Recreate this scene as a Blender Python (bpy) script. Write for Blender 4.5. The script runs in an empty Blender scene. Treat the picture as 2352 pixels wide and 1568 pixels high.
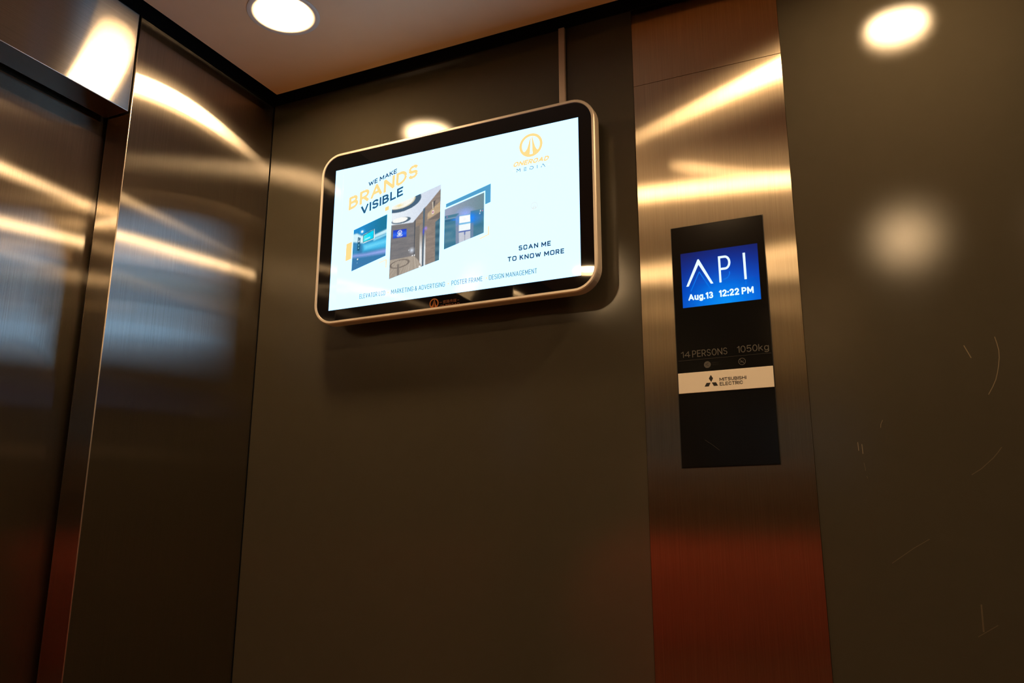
import bpy, bmesh, math, random
from mathutils import Matrix, Vector

# ------------------------------------------------------------------ camera
sc = bpy.context.scene
COL = sc.collection
random.seed(7)
cam_d = bpy.data.cameras.new('camera')
cam_d.sensor_width = 36.0
cam_d.lens = 29.69
cam_d.clip_start = 0.02
cam = bpy.data.objects.new('camera', cam_d)
COL.objects.link(cam)
YAW, PITCH, ROLL = 0.4372, 0.2403, -0.0014
M = Matrix.Rotation(YAW, 3, 'Z') @ Matrix.Rotation(PITCH, 3, 'X') @ Matrix.Rotation(ROLL, 3, 'Y')
rot = M @ Matrix.Rotation(math.pi / 2, 3, 'X')
cam.matrix_world = Matrix.Translation((1.108, -1.2169, 1.4015)) @ rot.to_4x4()
sc.camera = cam

# ------------------------------------------------------------------ world, exposure
world = bpy.data.worlds.new('shaft_dark')
sc.world = world
world.use_nodes = True
world.node_tree.nodes['Background'].inputs[0].default_value = (0, 0, 0, 1)
world.node_tree.nodes['Background'].inputs[1].default_value = 0.0
vs = sc.view_settings
vs.view_transform = 'Standard'
vs.look = 'None'
vs.gamma = 1.0
vs.use_curve_mapping = False
vs.exposure = 0.0
sc.cycles.max_bounces = 8
sc.cycles.diffuse_bounces = 3
sc.cycles.glossy_bounces = 6
sc.cycles.sample_clamp_indirect = 12.0
sc.cycles.blur_glossy = 0.3
sc.cycles.use_adaptive_sampling = True
sc.cycles.adaptive_threshold = 0.015

LAMP = (1.0, 0.67, 0.35)       # warm white of the downlights
LAMP_POWER = 180.0
SCREEN = (0.82, 1.55, 2.5)    # cool white of the advertising screen

# cabin measures in metres: x into the picture's right, y away from the viewer, z up
DEPTH, WIDTH = 1.39, 1.60
CEIL = 2.2806
TOP = 2.40
GAP = 0.0381
JAMB = -0.3374
DOORX = -0.0531
LINTEL = 2.10
STRIP0, STRIP1 = 0.7597, 0.9928


# ------------------------------------------------------------------ materials
def new_mat(name):
    m = bpy.data.materials.new(name)
    m.use_nodes = True
    nt = m.node_tree
    b = nt.nodes['Principled BSDF']
    return m, nt, b


def plain(name, col, rough=0.5, metal=0.0, spec=0.5):
    m, nt, b = new_mat(name)
    b.inputs['Base Color'].default_value = (*col, 1)
    b.inputs['Roughness'].default_value = rough
    b.inputs['Metallic'].default_value = metal
    b.inputs['Specular IOR Level'].default_value = spec
    return m


def mixed(name, c1, c2, scale, rough=0.4, rvar=0.05, metal=0.0, bump=0.0, detail=4.0, spec=0.5):
    """two close tones of one material, broken up by noise"""
    m, nt, b = new_mat(name)
    tc = nt.nodes.new('ShaderNodeTexCoord')
    n = nt.nodes.new('ShaderNodeTexNoise')
    n.inputs['Scale'].default_value = scale
    n.inputs['Detail'].default_value = detail
    nt.links.new(tc.outputs['Object'], n.inputs['Vector'])
    r = nt.nodes.new('ShaderNodeValToRGB')
    r.color_ramp.elements[0].position = 0.3
    r.color_ramp.elements[1].position = 0.7
    r.color_ramp.elements[0].color = (*c1, 1)
    r.color_ramp.elements[1].color = (*c2, 1)
    nt.links.new(n.outputs['Fac'], r.inputs['Fac'])
    nt.links.new(r.outputs['Color'], b.inputs['Base Color'])
    mr = nt.nodes.new('ShaderNodeMapRange')
    mr.inputs['To Min'].default_value = rough - rvar
    mr.inputs['To Max'].default_value = rough + rvar
    nt.links.new(n.outputs['Fac'], mr.inputs['Value'])
    nt.links.new(mr.outputs['Result'], b.inputs['Roughness'])
    b.inputs['Metallic'].default_value = metal
    b.inputs['Specular IOR Level'].default_value = spec
    if bump > 0:
        bp = nt.nodes.new('ShaderNodeBump')
        bp.inputs['Strength'].default_value = bump
        bp.inputs['Distance'].default_value = 0.0005
        nt.links.new(n.outputs['Fac'], bp.inputs['Height'])
        nt.links.new(bp.outputs['Normal'], b.inputs['Normal'])
    return m


def brushed(name, col, tangent, grain, along=0.0065, across=0.42, haze=0.12):
    """brushed stainless steel: reflections smear across the grain
    tangent: direction of the smear; grain: noise scale per axis (small along the grain)
    along / across: microfacet width along the grain (sharp) and across it (smeared)"""
    m, nt, b = new_mat(name)
    out = nt.nodes['Material Output']
    nt.nodes.remove(b)
    tc = nt.nodes.new('ShaderNodeTexCoord')
    mp = nt.nodes.new('ShaderNodeMapping')
    mp.inputs['Scale'].default_value = grain
    nt.links.new(tc.outputs['Object'], mp.inputs['Vector'])
    n = nt.nodes.new('ShaderNodeTexNoise')
    n.inputs['Scale'].default_value = 1.0
    n.inputs['Detail'].default_value = 5.0
    n.inputs['Roughness'].default_value = 0.7
    nt.links.new(mp.outputs['Vector'], n.inputs['Vector'])
    r = nt.nodes.new('ShaderNodeValToRGB')
    r.color_ramp.elements[0].position = 0.25
    r.color_ramp.elements[1].position = 0.75
    r.color_ramp.elements[0].color = (*[c * 0.80 for c in col], 1)
    r.color_ramp.elements[1].color = (*[min(1, c * 1.16) for c in col], 1)
    nt.links.new(n.outputs['Fac'], r.inputs['Fac'])
    cx = nt.nodes.new('ShaderNodeCombineXYZ')
    for i in range(3):
        cx.inputs[i].default_value = tangent[i]

    def lobe(al, ac):
        g = nt.nodes.new('ShaderNodeBsdfAnisotropic')
        g.distribution = 'BECKMANN'
        mean = math.sqrt(al * ac)
        g.inputs['Roughness'].default_value = math.sqrt(mean)
        g.inputs['Anisotropy'].default_value = mean / ac - 1.0
        nt.links.new(r.outputs['Color'], g.inputs['Color'])
        nt.links.new(cx.outputs['Vector'], g.inputs['Tangent'])
        return g
    mx = nt.nodes.new('ShaderNodeMixShader')
    mx.inputs['Fac'].default_value = haze
    nt.links.new(lobe(along, across).outputs[0], mx.inputs[1])
    nt.links.new(lobe(0.05, 0.45).outputs[0], mx.inputs[2])
    nt.links.new(mx.outputs[0], out.inputs['Surface'])
    return m


def coated(name, c1, c2, rough, ior=1.5):
    """satin lacquered sheet: diffuse bronze under a clear reflecting skin"""
    m, nt, b = new_mat(name)
    out = nt.nodes['Material Output']
    nt.nodes.remove(b)
    tc = nt.nodes.new('ShaderNodeTexCoord')
    n = nt.nodes.new('ShaderNodeTexNoise')
    n.inputs['Scale'].default_value = 40
    n.inputs['Detail'].default_value = 4
    nt.links.new(tc.outputs['Object'], n.inputs['Vector'])
    r = nt.nodes.new('ShaderNodeValToRGB')
    r.color_ramp.elements[0].color = (*c1, 1)
    r.color_ramp.elements[1].color = (*c2, 1)
    nt.links.new(n.outputs['Fac'], r.inputs['Fac'])
    d = nt.nodes.new('ShaderNodeBsdfDiffuse')
    nt.links.new(r.outputs['Color'], d.inputs['Color'])
    g = nt.nodes.new('ShaderNodeBsdfAnisotropic')
    g.distribution = 'BECKMANN'
    g.inputs['Roughness'].default_value = rough
    g.inputs['Color'].default_value = (1, 1, 1, 1)
    f = nt.nodes.new('ShaderNodeFresnel')
    f.inputs['IOR'].default_value = ior
    mx = nt.nodes.new('ShaderNodeMixShader')
    nt.links.new(f.outputs[0], mx.inputs['Fac'])
    nt.links.new(d.outputs[0], mx.inputs[1])
    nt.links.new(g.outputs[0], mx.inputs[2])
    nt.links.new(mx.outputs[0], out.inputs['Surface'])
    return m


def lit(name, col, strength=1.0, rough=0.03, base=(0.004, 0.004, 0.005)):
    """a pixel colour of a screen behind its glossy glass"""
    m, nt, b = new_mat(name)
    b.inputs['Base Color'].default_value = (*base, 1)
    b.inputs['Roughness'].default_value = rough
    b.inputs['Emission Color'].default_value = (*col, 1)
    b.inputs['Emission Strength'].default_value = strength
    return m


def lit_attr(name, attr):
    m, nt, b = new_mat(name)
    a = nt.nodes.new('ShaderNodeAttribute')
    a.attribute_name = attr
    b.inputs['Base Color'].default_value = (0.004, 0.004, 0.005, 1)
    b.inputs['Roughness'].default_value = 0.03
    nt.links.new(a.outputs['Color'], b.inputs['Emission Color'])
    b.inputs['Emission Strength'].default_value = 1.0
    return m


def lin(r, g, b):
    f = lambda c: (c / 255) / 12.92 if c / 255 <= 0.04045 else ((c / 255 + 0.055) / 1.055) ** 2.4
    return (f(r), f(g), f(b))


STEEL = (0.50, 0.455, 0.395)
MAT = {
    'bronze': coated('bronze_wall_coating', (0.057, 0.050, 0.035), (0.063, 0.055, 0.039), 0.168),
    'steel_edge': plain('polished_steel_edge', (0.62, 0.54, 0.45), 0.28, 1.0),
    'steel_v_x': brushed('brushed_steel_column', (0.62, 0.52, 0.385), (1, 0, 0), (900, 900, 6), along=0.010, haze=0.30),
    'steel_v_y': brushed('brushed_steel_front', STEEL, (0, 1, 0), (900, 900, 6)),
    'steel_jamb': brushed('brushed_steel_jamb', STEEL, (1, 0, 0), (900, 900, 6)),
    'steel_h_y': brushed('brushed_steel_transom', STEEL, (0, 0, 1), (900, 6, 900)),
    'ceiling': mixed('cream_ceiling_paint', (0.88, 0.62, 0.37), (0.90, 0.64, 0.39), 25, rough=0.45, rvar=0.03),
    'void': plain('black_void_paint', (0.006, 0.006, 0.007), 0.9, 0, 0.1),
    'floor': mixed('brown_stone_floor', (0.80, 0.42, 0.18), (0.86, 0.49, 0.22), 9, rough=0.35, rvar=0.1, detail=8),
    'white_metal': plain('white_lamp_metal', (0.8, 0.74, 0.64), 0.4),
    'alu': plain('champagne_aluminium', (0.84, 0.75, 0.65), 0.38, 0.45),
    'black_plastic': plain('black_plastic', (0.012, 0.012, 0.013), 0.5),
    'glass_black': plain('black_glass', (0.004, 0.004, 0.005), 0.025, 0, 0.5),
    'acrylic_black': plain('black_acrylic', (0.006, 0.006, 0.006), 0.12, 0, 0.35),
    'trunking': plain('grey_plastic_trunking', (0.60, 0.49, 0.41), 0.45),
    'print_grey': plain('grey_print', (0.085, 0.075, 0.068), 0.4),
    'print_dim': plain('dim_grey_print', (0.03, 0.027, 0.025), 0.4),
    'print_orange': plain('orange_print', (0.34, 0.10, 0.02), 0.35),
    'print_rust': plain('rust_print', (0.16, 0.05, 0.02), 0.35),
    'plaque': plain('white_plaque', (0.93, 0.86, 0.76), 0.35),
    'ink': plain('black_ink', (0.01, 0.01, 0.01), 0.4),
    'scratch': plain('scratched_coating', (0.22, 0.17, 0.11), 0.5),
    'scratch_faint': plain('lightly_scratched_coating', (0.10, 0.075, 0.045), 0.45),
    'lcd_white': lit('screen_white', SCREEN),
    'lcd_navy': lit('screen_navy', lin(38, 66, 98)),
    'lcd_teal': lit('screen_teal', lin(40, 92, 128)),
    'lcd_slate': lit('screen_slate', lin(98, 136, 156)),
    'lcd_yellow': lit('screen_yellow', (1.0, 0.75, 0.29)),
    'lcd_pale_yellow': lit('screen_pale_yellow', (1.0, 0.86, 0.50)),
    'lcd_blue': lit('screen_blue', lin(82, 160, 205)),
    'lcd_faint': lit('screen_faint', (0.80, 0.86, 0.86)),
    'lcd_photo': lit_attr('screen_photo', 'pixel'),
    'api_white': lit('indicator_white', (0.86, 1.1, 1.25)),
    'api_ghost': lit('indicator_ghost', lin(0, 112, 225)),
}


for k_ in MAT:
    if k_.startswith(('lcd_', 'api_')) and k_ != 'lcd_white':
        MAT[k_].cycles.emission_sampling = 'NONE'


# ------------------------------------------------------------------ helpers
def link(name, me, mat=None, parent=None, loc=None):
    o = bpy.data.objects.new(name, me)
    COL.objects.link(o)
    if mat is not None:
        me.materials.append(MAT[mat] if isinstance(mat, str) else mat)
    if parent is not None:
        o.parent = parent
    if loc is not None:
        o.location = loc
    return o


def empty(name, loc=(0, 0, 0), parent=None):
    o = bpy.data.objects.new(name, None)
    o.empty_display_size = 0.05
    COL.objects.link(o)
    o.location = loc
    if parent is not None:
        o.parent = parent
    return o


def tag(o, label=None, cat=None, group=None, kind=None):
    if label:
        o['label'] = label
    if cat:
        o['category'] = cat
    if group:
        o['group'] = group
    if kind:
        o['kind'] = kind
    return o


def bm_mesh(bm, name, smooth=False):
    me = bpy.data.meshes.new(name)
    bmesh.ops.recalc_face_normals(bm, faces=bm.faces)
    bm.to_mesh(me)
    bm.free()
    if smooth:
        for p in me.polygons:
            p.use_smooth = True
    return me


def box(name, a, b, mat, parent=None, bevel=0.0, seg=2, sub=None):
    """axis-aligned panel between two corners, edges rounded by bevel"""
    bm = bmesh.new()
    bmesh.ops.create_cube(bm, size=1.0)
    for v in bm.verts:
        v.co = Vector([(a[i] + b[i]) / 2 + v.co[i] * (b[i] - a[i]) for i in range(3)])
    if bevel > 0:
        bmesh.ops.bevel(bm, geom=list(bm.edges), offset=bevel, segments=seg, profile=0.5, affect='EDGES')
    return link(name, bm_mesh(bm, name), mat, parent)


def rounded_rect(x0, x1, z0, z1, r, n=10):
    pts = []
    for cx, cz, a0 in ((x1 - r, z1 - r, 0), (x0 + r, z1 - r, 90), (x0 + r, z0 + r, 180), (x1 - r, z0 + r, 270)):
        for i in range(n + 1):
            a = math.radians(a0 + 90 * i / n)
            pts.append((cx + r * math.cos(a), cz + r * math.sin(a)))
    return pts


def loft(name, rings, mat, parent=None, cap=(True, True), smooth=False):
    """skin a list of closed rings (each a list of 3-D points)"""
    bm = bmesh.new()
    vr = [[bm.verts.new(p) for p in ring] for ring in rings]
    n = len(rings[0])
    for a, b in zip(vr[:-1], vr[1:]):
        for i in range(n):
            bm.faces.new((a[i], a[(i + 1) % n], b[(i + 1) % n], b[i]))
    if cap[0]:
        bm.faces.new(vr[0])
    if cap[1]:
        bm.faces.new(vr[-1])
    return link(name, bm_mesh(bm, name, smooth), mat, parent)


def flat(name, polys, mat, parent, y=0.0, s=0.001):
    """flat print in the x-z plane, facing -y; polys in millimetres"""
    bm = bmesh.new()
    for i_, poly in enumerate(polys):
        yy = y - (i_ % 40) * 2e-6          # pieces of one print lie a hair apart, never in one plane
        vs_ = [bm.verts.new((x * s, yy, z * s)) for x, z in poly]
        f = bm.faces.new(vs_)
        f.normal_update()
        if f.normal.y > 0:
            f.normal_flip()
    me = bpy.data.meshes.new(name)
    bm.to_mesh(me)
    bm.free()
    return link(name, me, mat, parent)


def ring_poly(cx, cz, r0, r1, n=48, a0=0, a1=360):
    qs = []
    for i in range(n):
        t0 = math.radians(a0 + (a1 - a0) * i / n)
        t1 = math.radians(a0 + (a1 - a0) * (i + 1) / n)
        qs.append([(cx + r0 * math.cos(t0), cz + r0 * math.sin(t0)), (cx + r1 * math.cos(t0), cz + r1 * math.sin(t0)),
                   (cx + r1 * math.cos(t1), cz + r1 * math.sin(t1)), (cx + r0 * math.cos(t1), cz + r0 * math.sin(t1))])
    return qs


def disc_poly(cx, cz, r, n=24):
    return [(cx + r * math.cos(2 * math.pi * i / n), cz + r * math.sin(2 * math.pi * i / n)) for i in range(n)]


def stroke(pts, w):
    """a polyline as quads of width w"""
    qs = []
    for (ax, az), (bx, bz) in zip(pts[:-1], pts[1:]):
        dx, dz = bx - ax, bz - az
        l = math.hypot(dx, dz) or 1
        nx, nz = -dz / l * w / 2, dx / l * w / 2
        qs.append([(ax + nx, az + nz), (bx + nx, bz + nz), (bx - nx, bz - nz), (ax - nx, az - nz)])
    return qs


# lettering drawn with an even pen: each glyph is a set of centre lines in a box w x h
def arc(cx, cz, rx, rz, a0, a1, n=7):
    return [(cx + rx * math.cos(math.radians(a0 + (a1 - a0) * i / n)), cz + rz * math.sin(math.radians(a0 + (a1 - a0) * i / n))) for i in range(n + 1)]


GW = {'A': .74, 'B': .58, 'C': .64, 'D': .66, 'E': .50, 'F': .48, 'G': .68, 'H': .66, 'I': 0, 'K': .60, 'L': .46, 'M': .80, 'N': .68, 'O': .70,
      'P': .56, 'R': .58, 'S': .54, 'T': .56, 'U': .64, 'V': .70, 'W': 1.0, '0': .52, '1': .22, '2': .50, '3': .50, '4': .56, '5': .50, '&': .62,
      'k': .46, 'g': .48, 'u': .44, '.': 0, ':': 0, ' ': .22}


def glyph(c, w, h, k):
    rx, rz = k * w / 2, k * h / 2
    q = min(k * h / 4, h / 4)
    qx = min(w * .5, max(rx, q)) if k < .9 else w * .5
    m = h * .52
    if c == 'A':
        return [[(0, 0), (w / 2, h), (w, 0)], [(w * .2, h * .32), (w * .8, h * .32)]]
    if c == 'B':
        u = min(q, (h - m) / 2)
        return [[(0, 0), (0, h), (w * .9 - qx, h)] + arc(w * .9 - qx, h - (h - m) / 2, qx, (h - m) / 2, 90, -90) + [(0, m)],
                [(w - qx, m)] + arc(w - qx, m / 2, qx, m / 2, 90, -90) + [(0, 0)]]
    if c in 'CG':
        p = arc(w - rx, h - rz, rx, rz, 25 if k > .8 else 0, 90) + arc(rx, h - rz, rx, rz, 90, 180) + arc(rx, rz, rx, rz, 180, 270) + arc(w - rx, rz, rx, rz, 270, 335 if k > .8 and c == 'C' else 360)
        if k <= .8:
            p = [(w, h * .70)] + p + ([(w, h * .30)] if c == 'C' else [])
        if c == 'G':
            p = p + [(w, h * .46), (w * .55, h * .46)]
        return [p]
    if c == 'D':
        rx = min(w, rx * 1.5)
        return [[(0, 0), (0, h), (w - rx, h)] + arc(w - rx, h - rz, rx, rz, 90, 0) + arc(w - rx, rz, rx, rz, 0, -90) + [(0, 0)]]
    if c == 'E':
        return [[(w, h), (0, h), (0, 0), (w, 0)], [(0, m), (w * .88, m)]]
    if c == 'F':
        return [[(w, h), (0, h), (0, 0)], [(0, m), (w * .88, m)]]
    if c == 'H':
        return [[(0, 0), (0, h)], [(w, 0), (w, h)], [(0, m), (w, m)]]
    if c == 'I':
        return [[(0, 0), (0, h)]]
    if c in 'K':
        return [[(0, 0), (0, h)], [(w * .95, h), (0, h * .42)], [(w * .3, h * .6), (w, 0)]]
    if c == 'L':
        return [[(0, h), (0, 0), (w, 0)]]
    if c == 'M':
        return [[(0, 0), (0, h), (w / 2, h * .22), (w, h), (w, 0)]]
    if c == 'N':
        return [[(0, 0), (0, h), (w, 0), (w, h)]]
    if c in 'O0':
        return [arc(w - rx, h - rz, rx, rz, 0, 90) + arc(rx, h - rz, rx, rz, 90, 180) + arc(rx, rz, rx, rz, 180, 270) + arc(w - rx, rz, rx, rz, 270, 360) + [(w, h - rz)]]
    if c in 'PR':
        b = h * .44
        p = [[(0, 0), (0, h), (w - qx, h)] + arc(w - qx, (h + b) / 2, qx, (h - b) / 2, 90, -90) + [(0, b)]]
        if c == 'R':
            p.append([(w * .45, b), (w, 0)])
        return p
    if c in 'S':
        m = h / 2
        u = min(m / 2, max(q, m / 2 if k > .8 else q))
        ux = min(w / 2, qx)
        st = [(w, h - u)] if k <= .8 else []
        return [st + arc(w - ux, h - u, ux, u, 20 if k > .8 else 0, 90) + arc(ux, h - u, ux, u, 90, 180) + arc(ux, m + u, ux, u, 180, 270) +
                arc(w - ux, m - u, ux, u, 90, 0) + arc(w - ux, u, ux, u, 0, -90) + arc(ux, u, ux, u, 270, 200 if k > .8 else 180)]
    if c == 'T':
        return [[(0, h), (w, h)], [(w / 2, h), (w / 2, 0)]]
    if c == 'U':
        return [[(0, h), (0, rz)] + arc(rx, rz, rx, rz, 180, 270) + arc(w - rx, rz, rx, rz, 270, 360) + [(w, h)]]
    if c == 'V':
        return [[(0, h), (w / 2, 0), (w, h)]]
    if c == 'W':
        return [[(0, h), (w * .27, 0), (w * .5, h * .85), (w * .73, 0), (w, h)]]
    if c == '1':
        return [[(0, h * .78), (w, h), (w, 0)]]
    if c == '2':
        return [arc(w / 2, h * .72, w / 2, h * .28, 170, -35) + [(0, 0), (w, 0)]]
    if c == '3':
        return [arc(w * .48, h * .76, w * .44, h * .24, 150, -90) + arc(w * .48, h * .26, w * .52, h * .26, 90, -150)]
    if c == '4':
        return [[(w * .74, 0), (w * .74, h), (0, h * .28), (w, h * .28)]]
    if c == '5':
        return [[(w * .92, h), (w * .14, h), (w * .06, h * .50)] + arc(w * .46, h * .32, w * .54, h * .32, 120, -150)]
    if c == '&':
        return [[(w, 0), (w * .22, h * .72)] + arc(w * .42, h * .80, w * .24, h * .20, 200, -20) + [(w * .60, h * .62), (w * .12, h * .42)] + arc(w * .36, h * .25, w * .36, h * .25, 140, 320) + [(w, h * .48)]]
    if c == 'k':
        return [[(0, 0), (0, h)], [(w * .9, h * .70), (0, h * .30)], [(w * .3, h * .44), (w, 0)]]
    if c == 'g':
        x = h * .70
        return [arc(w / 2, x / 2, w / 2, x / 2, 0, 360, 16), [(w, x), (w, -h * .10)] + arc(w / 2, -h * .10, w / 2, h * .18, 0, -155)]
    if c == 'u':
        x = h * .70
        return [[(0, x), (0, w / 2)] + arc(w / 2, w / 2, w / 2, w / 2, 180, 360) + [(w, x)], [(w, w / 2), (w, 0)]]
    if c == '.':
        return [[(0, 0), (0, 0.01)]]
    if c == ':':
        return [[(0, 0), (0, 0.01)], [(0, h * .62), (0, h * .62 + .01)]]
    return []


def pen(name, body, quad, mat, parent, y=0.0, weight=.14, k=1.0, gap=.20):
    """lettering between baseline and cap height of quad = TL, TR, BR, BL in millimetres; weight and gap in cap heights"""
    tl, tr, br, bl = quad
    H_ = (tl[1] - bl[1] + tr[1] - br[1]) / 2
    W_ = br[0] - bl[0]
    t = weight * H_
    hh = H_ - t
    n = len(body)
    # every glyph takes its width plus the pen; glyph widths stretch to fill the line
    fixed = sum(t if c != ' ' else 0 for c in body) + (n - 1) * gap * H_
    fx = (W_ - fixed) / (sum(GW[c] for c in body) * H_)
    verts, faces = [], []

    def put(px, pz):
        u, w = px / W_, pz / H_
        x = (bl[0] * (1 - u) + br[0] * u) * (1 - w) + (tl[0] * (1 - u) + tr[0] * u) * w
        z = (bl[1] * (1 - u) + br[1] * u) * (1 - w) + (tl[1] * (1 - u) + tr[1] * u) * w
        verts.append((x * .001, y - (len(faces) % 40) * 2e-6, z * .001))
        return len(verts) - 1

    cur = 0.0
    for c in body:
        w = GW[c] * H_ * fx
        if c == ' ':
            cur += w + gap * H_
            continue
        for line in glyph(c, w, hh, k):
            pts = [(cur + t / 2 + px, t / 2 + pz) for px, pz in line]
            cl = math.hypot(pts[0][0] - pts[-1][0], pts[0][1] - pts[-1][1]) < 1e-6 and len(pts) > 4
            for i, (p, q) in enumerate(zip(pts[:-1], pts[1:])):
                dx, dz = q[0] - p[0], q[1] - p[1]
                l = math.hypot(dx, dz)
                if l < 1e-7:
                    continue
                dx, dz = dx / l * t / 2, dz / l * t / 2
                e0 = 1.0 if (i == 0 and not cl) else 0.0
                e1 = 1.0 if (i == len(pts) - 2 and not cl) else 0.0
                diag = abs(dx) > .2 * t / 2 and abs(dz) > .2 * t / 2
                if diag:
                    e0, e1 = e0 * .6, e1 * .6
                a = (p[0] - dx * e0, p[1] - dz * e0)
                b = (q[0] + dx * e1, q[1] + dz * e1)
                faces.append([put(a[0] - dz, a[1] + dx), put(a[0] + dz, a[1] - dx), put(b[0] + dz, b[1] - dx), put(b[0] - dz, b[1] + dx)])
                # joint to the next piece
                if i < len(pts) - 2:
                    r = pts[i + 2]
                    ex, ez = r[0] - q[0], r[1] - q[1]
                    m_ = math.hypot(ex, ez) or 1
                    ex, ez = ex / m_ * t / 2, ez / m_ * t / 2
                    cr = dx * ez - dz * ex
                    dt = (dx * ex + dz * ez) / (t * t / 4)
                    s = 1.0 if cr < 0 else -1.0
                    o1 = (q[0] - dz * s, q[1] + dx * s)
                    o2 = (q[0] - ez * s, q[1] + ex * s)
                    if dt > -.35:
                        mx, mz = (-dz - ez) * s, (dx + ex) * s
                        sc_ = (t * t / 2) / (mx * mx + mz * mz + 1e-12)
                        tip = (q[0] + mx * sc_, q[1] + mz * sc_)
                        faces.append([put(*q), put(*o1), put(*tip), put(*o2)])
                    else:
                        tip = (q[0] + (dx - ex) * .35, q[1] + (dz - ez) * .35)
                        faces.append([put(*q), put(*o1), put(o1[0] + dx * .4, o1[1] + dz * .4), put(o2[0] - ex * .4, o2[1] - ez * .4), put(*o2)])
        cur += w + t + gap * H_
    me = bpy.data.meshes.new(name)
    me.from_pydata(verts, [], faces)
    return link(name, me, mat, parent)


def text_mesh(body, bold=0.0, spacing=1.0, shear=0.0):
    cu = bpy.data.curves.new('lettering', 'FONT')
    cu.body = body
    cu.offset = bold
    cu.space_character = spacing
    cu.shear = shear
    cu.resolution_u = 3
    o = bpy.data.objects.new('lettering', cu)
    COL.objects.link(o)
    bpy.context.view_layer.update()
    dg = bpy.context.evaluated_depsgraph_get()
    me = bpy.data.meshes.new_from_object(o.evaluated_get(dg))
    bpy.data.objects.remove(o)
    bpy.data.curves.remove(cu)
    return me


_cap = {}


def text(name, body, quad, mat, parent, y=0.0, bold=0.0, spacing=1.0, shear=0.0, ref='H'):
    """lettering fitted between baseline and cap height of quad = TL, TR, BR, BL in millimetres"""
    key = (ref, bold)
    if key not in _cap:
        m0 = text_mesh(ref, bold)
        zs = [v.co.y for v in m0.vertices]
        _cap[key] = (min(zs), max(zs))
    z0, z1 = _cap[key]
    me = text_mesh(body, bold, spacing, shear)
    xs = [v.co.x for v in me.vertices]
    x0, x1 = min(xs), max(xs)
    tl, tr, br, bl = quad
    for v in me.vertices:
        u = (v.co.x - x0) / (x1 - x0)
        w = (v.co.y - z0) / (z1 - z0)
        px = (bl[0] * (1 - u) + br[0] * u) * (1 - w) + (tl[0] * (1 - u) + tr[0] * u) * w
        pz = (bl[1] * (1 - u) + br[1] * u) * (1 - w) + (tl[1] * (1 - u) + tr[1] * u) * w
        v.co = (px * 0.001, y, pz * 0.001)
    me.materials.clear()
    me.name = name
    return link(name, me, mat, parent)


# ------------------------------------------------------------------ the cabin shell
floor = box('floor', (-0.10, -WIDTH - 0.03, -0.03), (DEPTH + 0.03, 0.03, 0.0), 'floor')
tag(floor, 'brown polished stone floor of the lift cabin', kind='structure')

# back wall of the picture: two bronze panels either side of the steel column
wall_back = empty('wall_back')
tag(wall_back, 'dark bronze coated cabin wall carrying the screen', kind='structure')
panel_l = box('wall_panel', (0.0012, 0.0, 0.0), (STRIP0 - 0.0004, 0.02, TOP), 'bronze', wall_back, bevel=0.0003)
panel_r = box('wall_panel', (STRIP1 + 0.0001, 0.0, 0.0), (DEPTH - 0.002, 0.02, TOP), 'bronze', wall_back, bevel=0.0002)
box('backing', (-0.002, 0.021, 0.0), (DEPTH + 0.02, 0.03, TOP), 'void', wall_back)

# scratches worn into the right-hand bronze panel
SCR = [
    ([(1.1882, 1.6589), (1.1948, 1.6416)], .0011, 'scratch'),
    ([(1.2243, 1.6668), (1.2258, 1.658), (1.2269, 1.6481), (1.2262, 1.639), (1.2244, 1.6294), (1.222, 1.62), (1.2191, 1.6111), (1.2145, 1.602), (1.2088, 1.5926)], .0009, 'scratch'),
    ([(1.0823, 1.5677), (1.0797, 1.5623), (1.079, 1.5576)], .0006, 'scratch'),
    ([(1.0492, 1.5399), (1.0494, 1.5287)], .0009, 'scratch'),
    ([(1.054, 1.5371), (1.0543, 1.5243)], .0009, 'scratch'),
    ([(1.0545, 1.5125), (1.0556, 1.502)], .0006, 'scratch_faint'),
    ([(1.0564, 1.495), (1.057, 1.4919)], .0006, 'scratch_faint'),
    ([(1.2155, 1.5255), (1.2105, 1.519), (1.2047, 1.5124), (1.19, 1.4995), (1.1785, 1.4924)], .0009, 'scratch_faint'),
    ([(1.1224, 1.4137), (1.1032, 1.4025), (1.0762, 1.3839)], .0008, 'scratch_faint'),
    ([(1.1711, 1.3361), (1.17, 1.304)], .0018, 'scratch_faint'),
    ([(1.1634, 1.2982), (1.1863, 1.3124)], .0008, 'scratch_faint'),
]
for pts, w, m in SCR:
    flat('scratch', stroke([(x * 1000, z * 1000) for x, z in pts], w * 1000), m, panel_r, y=-0.0001)

# brushed steel column: main sheet and the sheet above its seam
column = empty('trim_1', ((STRIP0 + STRIP1) / 2, 0, 0))
tag(column, 'tall brushed steel column between the bronze wall panels', kind='structure')
cxm = (STRIP0 + STRIP1) / 2
for n_, z0_, z1_ in (('steel_sheet', 0.0, 2.1382), ('steel_sheet', 2.1384, TOP)):
    box(n_, (STRIP0 - cxm, -0.0012, z0_), (STRIP1 - cxm, 0.018, z1_), 'steel_v_x', column, bevel=0.0004)

column2 = box('trim_2', (STRIP0, -WIDTH, 0.0), (STRIP1, -WIDTH + 0.0012, CEIL - 0.001), 'steel_v_x', bevel=0.0004)
tag(column2, 'brushed steel column on the wall opposite the screen', kind='structure')

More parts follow.
